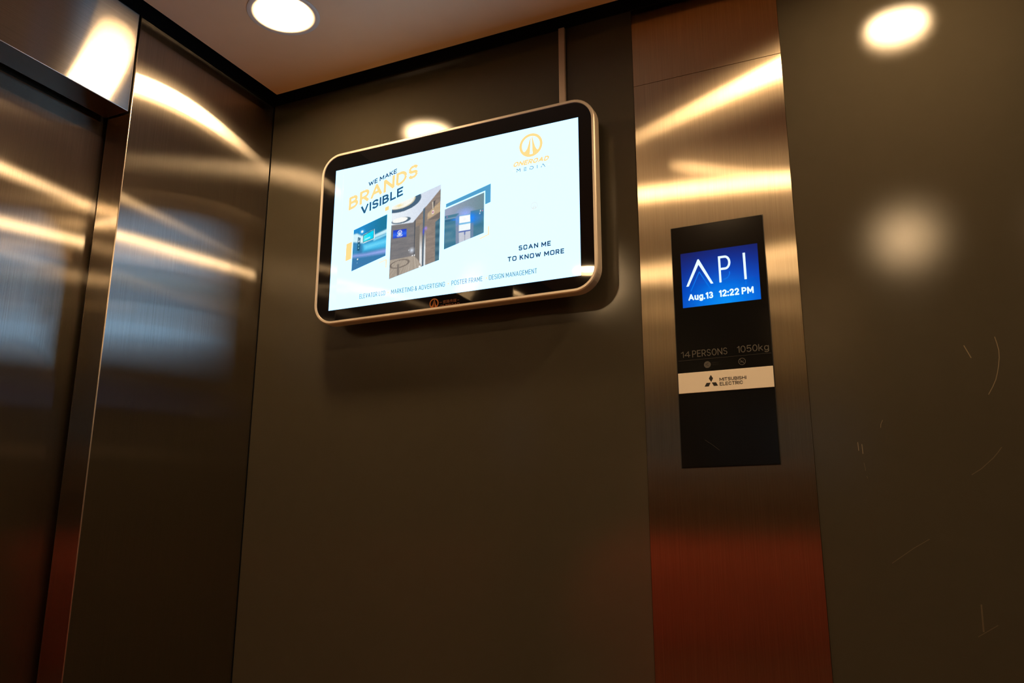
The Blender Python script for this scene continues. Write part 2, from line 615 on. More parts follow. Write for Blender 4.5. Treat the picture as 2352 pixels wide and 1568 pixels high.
# front of the cabin with the doorway (left in the picture)
wall_left = empty('wall_left')
tag(wall_left, 'brushed steel cabin front with the doorway', kind='structure')
ret = box('return_panel', (DOORX, JAMB, 0.0), (0.0, -0.0008, TOP), 'steel_v_y', wall_left, bevel=0.0014, seg=3)
ret2 = box('return_panel', (DOORX, -WIDTH + 0.002, 0.0), (0.0, -WIDTH - JAMB, TOP), 'steel_v_y', wall_left, bevel=0.0014, seg=3)
tr = box('transom', (DOORX, -WIDTH - JAMB + 0.0038, LINTEL), (0.0, JAMB - 0.0038, TOP), 'steel_h_y', wall_left, bevel=0.0012, seg=3)
box('backing', (-0.13, -WIDTH, -0.02), (-0.12, 0.03, TOP), 'void', wall_left)
box('backing', (-0.119, 0.0, 0.0), (-0.002, 0.02, TOP), 'void', wall_left)
# the door-side faces of the return panels smear light along x
for o in (ret, ret2, tr):
    o.data.materials.append(MAT['steel_jamb'] if o is not tr else MAT['steel_v_y'])
    o.data.materials.append(MAT['steel_edge'])
    for p in o.data.polygons:
        if max(abs(c) for c in p.normal) < 0.985:
            p.material_index = 2
            p.use_smooth = True
            continue
        if o is tr:
            if abs(p.normal.z) > 0.7:
                p.material_index = 1
        elif abs(p.normal.y) > 0.7:
            p.material_index = 1

# sliding door, two leaves
door = empty('door_1', (DOORX - 0.011, -WIDTH / 2, 0))
tag(door, 'closed brushed steel sliding lift doors set back in the doorway', kind='structure')
for y0_, y1_ in ((0.0012, 0.53), (-0.53, -0.0012)):
    box('door_leaf', (-0.030, y0_, 0.004), (0.0, y1_, LINTEL + 0.05), 'steel_v_y', door, bevel=0.001)

# walls behind the viewer
wall_front = box('wall_front', (-0.10, -WIDTH - 0.02, 0.0), (DEPTH, -WIDTH, TOP), 'bronze')
tag(wall_front, 'bronze cabin wall opposite the screen', kind='structure')
wall_right = box('wall_right', (DEPTH, -WIDTH - 0.02, 0.0), (DEPTH + 0.02, 0.02, TOP), 'bronze')
tag(wall_right, 'bronze rear wall of the cabin', kind='structure')

# ------------------------------------------------------------------ suspended ceiling with four lamp holes
LAMPS = [(0.2235, -0.241), (1.165, -0.241), (0.2235, -1.359), (1.165, -1.359)]
CENTRE = (0.74, -0.785)
HOLE = 0.0500


def ceiling_mesh():
    bm = bmesh.new()
    x0, x1, y0, y1 = GAP, DEPTH - GAP, -WIDTH + GAP, -GAP
    ya, yb = -1.10, -0.50
    N = 64
    cells = [(l, (x0, DEPTH / 2) if l[0] < DEPTH / 2 else (DEPTH / 2, x1), (y0, ya) if l[1] < ya else (yb, y1)) for l in LAMPS]
    cells.append((CENTRE, (x0, x1), (ya, yb)))
    for (lx, ly), (ax, bx), (ay, by) in cells:
        angs = [2 * math.pi * i / N for i in range(N)]
        for cx_, cy_ in ((ax, ay), (bx, ay), (bx, by), (ax, by)):
            angs.append(math.atan2(cy_ - ly, cx_ - lx) % (2 * math.pi))
        angs = sorted(set(round(a, 9) for a in angs))
        inn, out = [], []
        for a in angs:
            c, s = math.cos(a), math.sin(a)
            t = min((bx - lx) / c if c > 1e-9 else ((ax - lx) / c if c < -1e-9 else 9),
                    (by - ly) / s if s > 1e-9 else ((ay - ly) / s if s < -1e-9 else 9))
            row = []
            for f in (0.0, 1.0):
                row.append(bm.verts.new((lx + (HOLE * (1 - f) + t * f) * c, ly + (HOLE * (1 - f) + t * f) * s, CEIL)))
            inn.append(row[0])
            out.append(row[1])
        k = len(angs)
        for i in range(k):
            j = (i + 1) % k
            bm.faces.new((inn[i], out[i], out[j], inn[j]))
            # back face and the edges of the panel
            u = [bm.verts.new((v.co.x, v.co.y, CEIL + 0.016)) for v in (inn[i], out[i], out[j], inn[j])]
            bm.faces.new(u)
            bm.faces.new((inn[i], inn[j], u[3], u[0]))
            if all(abs(v.co.x - x0) < 1e-6 for v in (out[i], out[j])) or all(abs(v.co.x - x1) < 1e-6 for v in (out[i], out[j])) \
                    or all(abs(v.co.y - y0) < 1e-6 for v in (out[i], out[j])) or all(abs(v.co.y - y1) < 1e-6 for v in (out[i], out[j])):
                bm.faces.new((out[i], out[j], u[2], u[1]))
    bmesh.ops.remove_doubles(bm, verts=bm.verts, dist=1e-6)
    return bm_mesh(bm, 'ceiling')


ceiling = link('ceiling', ceiling_mesh(), 'ceiling')
tag(ceiling, 'cream suspended ceiling panel with a dark shadow gap around it', kind='structure')
roof = box('car_roof', (-0.13, -WIDTH - 0.02, TOP), (DEPTH + 0.02, 0.03, TOP + 0.02), 'void', ceiling)
tag(roof, 'black cabin roof above the suspended ceiling')
# added black strips: shade on the walls above the ceiling line, put in as colour
for a_, b_ in (((0.001, -0.0032, CEIL), (DEPTH - 0.001, -0.0014, TOP - 0.001)), ((0.0004, -WIDTH + 0.001, CEIL), (0.0022, -0.0033, TOP - 0.001)),
               ((0.001, -WIDTH + 0.0004, CEIL), (DEPTH - 0.001, -WIDTH + 0.0022, TOP - 0.001)), ((DEPTH - 0.0022, -WIDTH + 0.003, CEIL), (DEPTH - 0.0004, -0.0033, TOP - 0.001))):
    box('gap_shade_strip', a_, b_, 'void', ceiling)


# ------------------------------------------------------------------ downlights
def lathe(name, prof, mat, parent, n=64, smooth=True):
    bm = bmesh.new()
    rings = [[bm.verts.new((r * math.cos(2 * math.pi * i / n), r * math.sin(2 * math.pi * i / n), z)) for i in range(n)] for r, z in prof]
    for a, b in zip(rings[:-1], rings[1:]):
        for i in range(n):
            bm.faces.new((a[i], a[(i + 1) % n], b[(i + 1) % n], b[i]))
    return link(name, bm_mesh(bm, name, smooth), mat, parent)


lamp_m = plain('lamp_diffuser', (0.9, 0.9, 0.9), 0.5)
_b = lamp_m.node_tree.nodes['Principled BSDF']
_b.inputs['Emission Color'].default_value = (*LAMP, 1)
_b.inputs['Emission Strength'].default_value = LAMP_POWER


def downlight(x, y, label):
    t = empty('ceiling_downlight', (x, y, CEIL))
    tag(t, label, 'downlight', 'recessed ceiling downlights')
    lathe('trim_ring', [(0.0478, 0.0), (0.0484, -0.0012), (0.0595, -0.0012), (0.0605, -0.0006), (0.0605, -0.00002)], 'white_metal', t)
    lathe('reflector', [(0.0480, 0.0), (0.0478, 0.003), (0.0440, 0.014), (0.0440, 0.040)], 'white_metal', t)
    bm = bmesh.new()
    bmesh.ops.create_circle(bm, cap_ends=True, radius=0.0438, segments=48)
    for f in bm.faces:
        f.normal_update()
        if f.normal.z > 0:
            f.normal_flip()
    me = bpy.data.meshes.new('diffuser')
    bm.to_mesh(me)
    bm.free()
    d = link('diffuser', me, lamp_m, t, (0, 0, 0.010))
    d['label'] = 'glowing warm white diffuser'
    return t


downlight(*LAMPS[0], 'glowing round recessed downlight in the ceiling above the door-side corner by the screen')
downlight(*LAMPS[1], 'recessed downlight out of frame, mirrored as bright spot high on right bronze panel')
downlight(*LAMPS[2], 'recessed downlight out of frame, mirrored in lower right corner of the screen glass')
downlight(*LAMPS[3], 'recessed downlight out of frame, mirrored as dim spot halfway down right bronze panel')
downlight(*CENTRE, 'recessed downlight out of frame, mirrored as bright streak on steel column just above indicator panel')

# ------------------------------------------------------------------ advertising screen
DX, DZ = 0.2037, 1.8099            # lower left corner of the lit picture
DY = -0.05
disp = empty('wall_display', (DX, DY, DZ))
tag(disp, 'wide wall-mounted advertising screen with rounded silver frame showing a white brand advert', 'display')
FX0, FX1, FZ0, FZ1, FR = -0.0325, 0.5040, -0.0255, 0.3020, 0.040


def rr(x0, x1, z0, z1, r, y):
    return [(x, y, z) for x, z in rounded_rect(x0, x1, z0, z1, r)]


def inset(k, y):
    return rr(FX0 + k, FX1 - k, FZ0 + k, FZ1 - k, FR - k, y)


loft('frame', [inset(0.0060, 0.0012), inset(0.0052, -0.0008), inset(0.0018, -0.0010), inset(0.0004, 0.0006), inset(0.0, 0.0030), inset(0.0, 0.0190), inset(0.0030, 0.0220), inset(0.0060, 0.0220)],
     'alu', disp, cap=(False, True))
gl = loft('glass_panel', [inset(0.0059, 0.0010), inset(0.0059, 0.0004)], 'glass_black', disp, cap=(True, True))
gl['label'] = 'black glass border around the picture'
loft('rear_housing', [rr(FX0 + .035, FX1 - .035, FZ0 + .035, FZ1 - .035, .012, 0.0220), rr(FX0 + .04, FX1 - .04, FZ0 + .04, FZ1 - .04, .012, 0.0499)],
     'black_plastic', disp, cap=(True, True))
screen = flat('picture', [[(0, 0), (476, 0), (476, 268), (0, 268)]], 'lcd_white', disp, y=0.0002)
screen['label'] = 'bright white advert picture'
Y1, Y2 = 0.0, -0.0002

pen('headline_text', 'WE MAKE', [(73.7, 231.7), (133.1, 246.7), (133.1, 237.9), (73.7, 222.9)], 'lcd_navy', screen, y=Y1, weight=.20, gap=.13)
pen('headline_text', 'BRANDS', [(32.7, 209.0), (176.9, 248.9), (176.8, 223.4), (32.4, 183.5)], 'lcd_yellow', screen, y=Y1, weight=.21, gap=.11)
pen('headline_text', 'VISIBLE', [(59.5, 187.0), (147.4, 210.1), (147.6, 193.3), (59.8, 170.2)], 'lcd_teal', screen, y=Y2, weight=.21, gap=.13)
pen('caption_text', 'SCAN ME', [(370.7, 64.6), (426.3, 64.6), (426.3, 56.2), (370.7, 56.2)], 'lcd_navy', screen, y=Y1, weight=.22, gap=.21, k=.5)
pen('caption_text', 'TO KNOW MORE', [(351, 48.4), (448.7, 48.4), (448.7, 40.1), (351, 40.1)], 'lcd_navy', screen, y=Y1, weight=.22, gap=.21, k=.5)
for b_, x0_, x1_ in (('ELEVATOR LCD', 65.0, 118.4), ('MARKETING & ADVERTISING', 130.2, 235.8), ('POSTER FRAME', 248.2, 305.7), ('DESIGN MANAGEMENT', 317.4, 402.3)):
    pen('service_text', b_, [(x0_, 22.2), (x1_, 22.2), (x1_, 13.8), (x0_, 13.8)], 'lcd_slate', screen, y=Y1, weight=.125, gap=.11, k=.6)
for x_ in (124.1, 242.1, 313.0):
    flat('bullet_dot', [disc_poly(x_, 18.0, 1.6)], 'lcd_pale_yellow', screen, y=Y1)
flat('accent_square', [[(111.3, 176.5), (119.2, 178.4), (119.2, 170.5), (111.1, 168.7)]], 'lcd_yellow', screen, y=Y1)
flat('accent_bar', [[(31.5, 119.9), (43.6, 123.0), (43.4, 90.6), (31.3, 87.5)]], 'lcd_yellow', screen, y=Y1)
flat('corner_bracket', [[(317.2, 107.7), (314.7, 107.2), (314.8, 93.5), (317.3, 92.0)], [(317.3, 92.0), (314.8, 93.5), (299.9, 88.9), (299.9, 86.5)]], 'lcd_pale_yellow', screen, y=Y1)
flat('corner_bracket', [[(102.1, 73.1), (102.1, 74.9), (119.0, 79.6), (116.5, 77.1)], [(119.0, 79.6), (118.8, 63.6), (116.4, 63.1), (116.5, 77.1)]], 'lcd_pale_yellow', screen, y=Y1)
flat('corner_band', [[(234.6, 160.7), (319.4, 182.2), (309.3, 171.6), (234.6, 154.2)], [(319.4, 182.2), (319.3, 149.4), (309.4, 146.8), (309.3, 171.6)]], 'lcd_blue', screen, y=Y1)


def road_logo(name, cx, cz, R, mat, cut, parent, y, yc):
    """ring with a road narrowing to a peak, split by a centre line"""
    k = R / 20.6
    polys = ring_poly(cx, cz, 16.0 * k, 20.8 * k)
    o = flat(name, polys, mat, parent, y=y)
    tris = []
    # left and right half of the road as strips between the centre line and the flared edge
    le = [(2.0, 17.0), (-3.0, 8), (-3.8, 4), (-6.8, -5.2), (-10.5, -9.6), (-16.2, -10.2), (-11.5, -15.2), (-7, -18), (-3.0, -19.6)]
    lc = [(1.2, 15.0), (-0.6, 8), (-0.8, 4), (-1.2, -5.2), (-1.5, -9.6), (-1.6, -10.6), (-2.0, -14.5), (-2.4, -18), (-2.8, -19.6)]
    re = [(2.4, 17.0), (4.4, 8), (5.4, 4), (7.6, -3.6), (10.5, -9.0), (16.2, -12.0), (12.0, -15.6), (8, -18.2), (4.0, -19.4)]
    rc = [(2.0, 15.0), (2.0, 8), (2.1, 4), (2.3, -3.6), (2.6, -9.0), (2.8, -10.6), (3.1, -14.5), (3.4, -18), (3.6, -19.4)]
    for e, c in ((le, lc), (re, rc)):
        for i in range(len(e) - 1):
            tris.append([e[i], e[i + 1], c[i + 1], c[i]])
    flat(name, [[(cx + a * k, cz + b * k) for a, b in q] for q in tris], mat, parent, y=y)
    return o


road_logo('logo_mark', 392.7, 236.6, 20.7, 'lcd_yellow', 'lcd_white', screen, Y1, Y2)
pen('logo_text', 'ONEROAD', [(363.0, 212.0), (426.4, 212.0), (423.2, 203.0), (359.6, 203.0)], 'lcd_yellow', screen, y=Y1, weight=.28, gap=.05, k=.9)
# MEDIA in stencil-cut letters
mz0, mz1 = 193.0, 198.9
med = []
med += stroke([(367.6, mz0), (367.6, mz0 + 2.2)], .9) + stroke([(367.6, mz0 + 3.6), (367.6, mz1), (370.2, mz0 + 2.4), (373.0, mz1), (373.0, mz0)], .9)
for k in (0, .5, 1):
    med += stroke([(379.4 + (0.6 if k == 1 else 0), mz0 + .4 + k * (mz1 - mz0 - .8)), (384.8, mz0 + .4 + k * (mz1 - mz0 - .8))], .9)
med += stroke([(391.0, mz0), (391.0, mz0 + 3.4)], .9) + stroke([(391.0, mz1 - .4), (394.4, mz1 - .4), (396.6, mz0 + 4.4), (396.6, mz0 + 1.6), (394.4, mz0 + .4), (392.2, mz0 + .4)], .9)
med += stroke([(403.8, mz0), (403.8, mz1)], .9)
med += stroke([(410.6, mz0 + .2), (412.0, mz0 + 2.6)], .9) + stroke([(412.8, mz0 + 3.8), (414.2, mz1), (417.8, mz0)], .9)
flat('logo_text', med, 'lcd_navy', screen, y=Y1)
flat('logo_dash', [[(359.9, 196.2), (364.1, 196.2), (364.1, 197.0), (359.9, 197.0)]], 'lcd_pale_yellow', screen, y=Y1)
flat('logo_dash', [[(422.1, 195.8), (426.5, 195.8), (426.5, 196.6), (422.1, 196.6)]], 'lcd_pale_yellow', screen, y=Y1)
road_logo('faint_logo_mark', 398.2, 128.8, 6.2, 'lcd_faint', 'lcd_white', screen, Y1, Y2)
pen('faint_logo_text', 'ONEROAD', [(388.9, 121.6), (408.0, 121.6), (407.2, 119.2), (388.0, 119.2)], 'lcd_faint', screen, y=Y1, weight=.2, gap=.08)

# printed mark on the lower glass border
road_logo('border_mark', 215.6, -12.9, 8.6, 'print_orange', None, gl, 0.00025, 0.0001)
pen('border_text', 'ONEROAD', [(227.4, -17.3), (264.8, -17.3), (263.4, -20.8), (226.0, -20.8)], 'print_rust', gl, y=0.00025, weight=.22, gap=.08)
text('border_text', '\u58f9\u8def\u4f20\u5a92', [(232.5, -9.6), (258.0, -9.6), (258.0, -15.2), (232.5, -15.2)], 'print_rust', gl, y=0.00025, ref='\u58f9')
flat('border_dash', [[(226.1, -12.8), (230.6, -12.8), (230.6, -12.2), (226.1, -12.2)]], 'print_rust', gl, y=0.00025)
flat('border_dash', [[(259.4, -12.8), (262.8, -12.8), (262.8, -12.2), (259.4, -12.2)]], 'print_rust', gl, y=0.00025)


# the three slanted photographs of the advert, as pixels
def in_poly(x, z, poly):
    c = False
    j = len(poly) - 1
    for i in range(len(poly)):
        xi, zi = poly[i]
        xj, zj = poly[j]
        if (zi > z) != (zj > z) and x < (xj - xi) * (z - zi) / (zj - zi) + xi:
            c = not c
        j = i
    return c


def edge_dist(x, z, poly):
    d = 1e9
    for i in range(len(poly)):
        ax, az = poly[i - 1]
        bx, bz = poly[i]
        vx, vz = bx - ax, bz - az
        t = max(0, min(1, ((x - ax) * vx + (z - az) * vz) / (vx * vx + vz * vz + 1e-9)))
        d = min(d, math.hypot(x - ax - t * vx, z - az - t * vz))
    return d


def mixc(a, b, t):
    return tuple(a[i] * (1 - t) + b[i] * t for i in range(3))


def paint(x, z, layers, base):
    c = base(x, z)
    for L in layers:
        kind = L[0]
        if kind == 'p':                       # polygon, colour, feather
            _, poly, col, fe = L
            xs = [q[0] for q in poly]
            zs = [q[1] for q in poly]
            if x < min(xs) - fe or x > max(xs) + fe or z < min(zs) - fe or z > max(zs) + fe:
                continue
            ins = in_poly(x, z, poly)
            if fe <= 0:
                t = 1.0 if ins else 0.0
            else:
                d = edge_dist(x, z, poly)
                t = min(1, max(0, 0.5 + (d if ins else -d) / (2 * fe)))
            if t > 0:
                cc = col(x, z) if callable(col) else col
                c = mixc(c, cc, t)
        elif kind == 'e':                     # ellipse centre, radii, tilt, colour, feather, inner ratio
            _, cx, cz, rx, rz, tilt, col, fe, inner = L
            dx, dz = x - cx, z - cz - tilt * (x - cx)
            r = math.hypot(dx / rx, dz / rz)
            t = min(1, max(0, (1 - r) / fe + 0.5)) if fe < 1 else max(0, 1 - r) ** 1.5
            if inner and r < inner:
                t = 0
            if t > 0:
                c = mixc(c, col, t)
    return c


def photo(name, quad, nx, nz, base, layers):
    tl, tr_, br, bl = quad
    verts, cols, faces = [], [], []
    for j in range(nz + 1):
        w = j / nz
        for i in range(nx + 1):
            u = i / nx
            x = (bl[0] * (1 - u) + br[0] * u) * (1 - w) + (tl[0] * (1 - u) + tr_[0] * u) * w
            z = (bl[1] * (1 - u) + br[1] * u) * (1 - w) + (tl[1] * (1 - u) + tr_[1] * u) * w
            verts.append((x * .001, Y1, z * .001))
            c = paint(x, z, layers, base)
            n = 1 + random.uniform(-.03, .03)
            l = lin(*[max(0, min(255, q * n)) for q in c])
            cols.append((*l, 1))
    for j in range(nz):
        for i in range(nx):
            a = j * (nx + 1) + i
            faces.append((a, a + 1, a + nx + 2, a + nx + 1))
    me = bpy.data.meshes.new(name)
    me.from_pydata(verts, [], faces)
    at = me.color_attributes.new('pixel', 'FLOAT_COLOR', 'POINT')
    for i, c in enumerate(cols):
        at.data[i].color = c
    return link(name, me, 'lcd_photo', screen)


# photo 1: a blue-lit lift cabin with a screen
def base1(x, z):
    t = (z - 67) / 96
    return mixc((62, 122, 172), (38, 128, 176), t)


photo('advert_photo', [(46.3, 144.2), (116.2, 162.6), (115.9, 85.7), (45.3, 67.0)], 84, 100, base1, [
    ('p', [(45.7, 150), (116.4, 165), (116.7, 134.8), (92.0, 128.1), (63.6, 131.8), (53.8, 137.2), (44, 136.4)], lambda x, z: mixc((32, 142, 212), (24, 120, 158), min(1, max(0, (x - 55) / 50))), 2.0),
    ('p', [(66, 114.6), (118, 121.2), (118, 100.6), (68.0, 100.2)], (70, 188, 236), 4.0),
    ('p', [(70, 111), (118, 115), (118, 110), (72, 104)], (110, 215, 250), 3.0),
    ('p', [(44, 119), (56, 119), (56, 96), (44, 96)], (60, 140, 190), 4.0),
    ('p', [(44, 97.8), (74.8, 96.4), (118, 99.0), (118, 90.7), (75.1, 91.0), (44, 92.2)], (148, 168, 232), 3.0),
    ('p', [(44, 136.0), (53.8, 136.7), (63.6, 131.0), (92.0, 128.4), (118, 135.6), (118, 128.0), (92.4, 122.7), (67.2, 116.0), (44, 121.6)], (214, 246, 254), 1.8),
    ('p', [(88, 121), (118, 127), (118, 124), (90, 117)], (150, 226, 250), 1.6),
    ('p', [(92, 126.2), (118, 131.0), (118, 130.2), (92, 125.0)], (170, 226, 248), .8),
    ('e', 64.5, 138.4, 9, 7, 0, (60, 190, 255), 1.0, 0),
    ('e', 64.5, 138.4, 2.6, 2.4, 0, (245, 255, 255), .5, 0),
    ('p', [(66.4, 131.8), (90.9, 139.6), (91.8, 121.2), (68.0, 115.8)], (225, 250, 255), .3),
    ('p', [(67.0, 131.2), (89.6, 138.8), (89.6, 121.9), (67.0, 117.3)], (15, 60, 80), .3),
    ('p', [(67.9, 130.3), (88.9, 137.6), (88.7, 122.6), (67.6, 118.3)], lambda x, z: mixc((70, 235, 245), (0, 215, 250), min(1, max(0, (x - 70) / 12))), .3),
    ('p', [(71, 123.5), (82, 126.5), (82, 124), (71, 121.5)], (200, 250, 255), 1.0),
    ('p', [(56.1, 129.2), (61.4, 127.1), (60.5, 103.5), (55.4, 104.2)], (22, 84, 116), .5),
    ('e', 58.4, 121.3, 1.4, 2.0, 0, (235, 250, 255), .4, 0),
    ('e', 58.3, 125.5, .8, 1.0, 0, (205, 240, 250), .4, 0),
    ('p', [(57.4, 116.4), (59.2, 116), (59, 112), (57.4, 112)], (110, 190, 215), .4),
    ('p', [(57.2, 109.6), (59.2, 109.4), (59, 107), (57.2, 107)], (130, 205, 225), .4),
    ('e', 57.4, 87.7, 1.2, 1.5, 0, (250, 250, 235), .4, 0),
    ('e', 56.8, 81.0, .6, .8, 0, (150, 200, 230), .4, 0),
])


# photo 2: a lift lobby with round ceiling lamps and a hanging screen
def vnoise(x, z):
    """smooth value noise"""
    def h(i, j):
        v = math.sin(i * 127.1 + j * 311.7) * 43758.5453
        return v - math.floor(v)
    i, j = math.floor(x), math.floor(z)
    u, w = x - i, z - j
    u, w = u * u * (3 - 2 * u), w * w * (3 - 2 * w)
    return (h(i, j) * (1 - u) + h(i + 1, j) * u) * (1 - w) + (h(i, j + 1) * (1 - u) + h(i + 1, j + 1) * u) * w


def wood(a, b):
    def f(x, z):
        return mixc(a, b, .6 * vnoise(x * .06, z * .35) + .4 * vnoise(x * .2 + 9, z * .9))
    return f


photo('advert_photo', [(125.6, 175.1), (223.9, 198.8), (223.4, 62.2), (124.7, 41.5)], 98, 140, wood((112, 112, 116), (134, 130, 130)), [
    ('p', [(120, 143.4), (120, 190), (226, 205), (226, 193), (169.9, 138.1), (120, 140.4)], lambda x, z: mixc((236, 244, 250), (212, 222, 238), min(1, max(0, (x - 130) / 70))), .5),
    ('p', [(226, 193), (226, 55), (191.6, 50), (175.8, 75.5), (173.6, 141.5)], wood((132, 120, 112), (158, 142, 130)), .4),
    ('p', [(120, 75.9), (171.9, 77.2), (175.8, 75.5), (195, 52), (150, 38), (120, 38)], lambda x, z: mixc((186, 174, 160), (158, 146, 132), vnoise((x - 170) * 30 / (z - 100), 3.3)), .5),
    ('e', 143.0, 181.5, 42, 19.5, 0.05, (72, 100, 124), .03, 0),
    ('e', 140.0, 183.5, 33.5, 15.5, 0.02, (214, 206, 178), .04, 0),
    ('e', 139.0, 184.5, 32, 15.2, 0.02, (250, 250, 240), .06, 0),
    ('e', 141, 174.5, 12, 5, 0.0, (246, 226, 160), 1.0, 0),
    ('e', 145.3, 146.0, 19.8, 5.6, 0.03, (84, 108, 128), .06, 0),
    ('e', 143.1, 147.2, 15.8, 4.6, 0.03, (252, 252, 246), .1, 0),
    ('p', [(125.2, 177), (131, 178.6), (151.0, 184), (178, 190.6), (176, 199), (120, 195)], (238, 248, 252), 1.6),
    ('p', [(142.6, 140), (143.0, 140), (143.0, 130), (142.6, 130)], (150, 152, 158), .15),
    ('p', [(129.6, 130.0), (157.3, 128.8), (157.4, 114.0), (129.4, 115.0)], lambda x, z: mixc((28, 64, 200), (52, 110, 240), max(0, 1 - abs(z - 121) / 7)), .25),
    ('e', 143.6, 123.9, 4.4, 4.4, 0, (240, 246, 255), .12, .72),
    ('p', [(143.7, 127), (145.8, 120.4), (141.4, 120.4)], (236, 244, 255), .3),
    ('p', [(138.0, 119.2), (149.8, 119.2), (149.4, 117.9), (137.6, 117.9)], (232, 240, 252), .2),
    ('p', [(139.0, 117.2), (148.6, 117.2), (148.6, 116.4), (139.0, 116.4)], (200, 215, 245), .2),
    ('p', [(175.3, 129.0), (183.6, 129.9), (184.9, 66.4), (175.9, 74.3)], (124, 118, 112), .4),
    ('p', [(174.5, 137), (188, 146), (188, 133), (175.3, 130)], wood((140, 124, 108), (164, 146, 128)), .4),
    ('p', [(183.6, 129.9), (188.0, 132.7), (189.7, 56), (185.1, 63.8)], lambda x, z: mixc((232, 236, 238), (150, 138, 126), min(1, max(0, (z - 85) / 35))), .5),
    ('p', [(189.7, 159.4), (193.2, 162), (193.3, 52), (190.3, 54)], lambda x, z: mixc((62, 84, 104), (96, 120, 138), .5 + .5 * math.sin(z * 2.3)), .3),
    ('p', [(193.2, 162), (195.2, 163.4), (196.4, 52), (193.3, 52)], lambda x, z: mixc((236, 242, 246), (136, 124, 114), min(1, max(0, (z - 90) / 30))), .4),
    ('p', [(173.4, 142), (174.9, 142.4), (174.7, 76.4), (173.3, 76.4)], (66, 76, 88), .3),
    ('p', [(199.1, 150.4), (226, 170), (226, 150), (198.4, 138.6)], wood((178, 152, 120), (206, 182, 150)), .6),
    ('p', [(200.5, 137.6), (224.7, 149), (224.7, 137), (200.5, 137)], (120, 110, 104), .5),
    ('p', [(214.5, 131.7), (226, 139), (226, 58), (215.6, 58)], lambda x, z: mixc((58, 98, 118), (84, 122, 138), .5 + .5 * math.sin(z * .4)), .5),
    ('p', [(207.0, 153.4), (211.1, 154.2), (211.1, 147.5), (206.9, 147.0)], (244, 236, 228), .25),
    ('p', [(207.9, 152.2), (210.2, 152.6), (210.2, 148.8), (207.9, 148.5)], (168, 60, 120), .25),
    ('p', [(207.5, 169), (209.2, 170), (210, 157), (208.6, 156)], (236, 226, 206), .4),
    ('p', [(209.2, 170), (214, 172), (211, 158), (210, 157)], (90, 88, 90), .4),
    ('e', 169.1, 87.5, 8, 8, 0, (225, 235, 250), 1.0, 0),
    ('e', 195.8, 123.2, 5, 6, 0, (170, 140, 255), 1.0, 0),
    ('e', 191.5, 118, 3, 10, 0, (70, 80, 240), 1.0, 0),
    ('e', 170.4, 77.6, 1.2, 1.2, 0, (255, 255, 255), .4, 0),
    ('e', 174.7, 77.9, 1.2, 1.2, 0, (255, 255, 255), .4, 0),
    ('e', 163.0, 88.5, .8, .8, 0, (240, 245, 255), .4, 0),
    ('e', 185.9, 55.9, 2.0, 1.6, 0, (255, 255, 255), .4, 0),
    ('e', 145.2, 66.5, 20.5, 7.4, 0.08, (122, 112, 104), .08, .80),
    ('p', [(140.6, 66), (144.2, 66.6), (145.2, 47.0), (140.6, 45.9)], (128, 120, 112), .5),
])


# photo 3: a screen glowing on a wall between two lift doors
def base3(x, z):
    c = mixc((156, 166, 190), (112, 142, 152), min(1, max(0, (x - 240) / 66)))
    d = math.hypot((x - 272) / 22, (z - 137) / 14)
    return mixc(c, (150, 176, 250), max(0, 1 - d))


def doors3(x, z):
    c = mixc((58, 118, 146), (92, 138, 158), vnoise(x * .05, z * .16))
    d = math.hypot((x - 281) / 30, (z - 126) / 16)
    return mixc(c, (40, 132, 245), max(0, 1 - d))


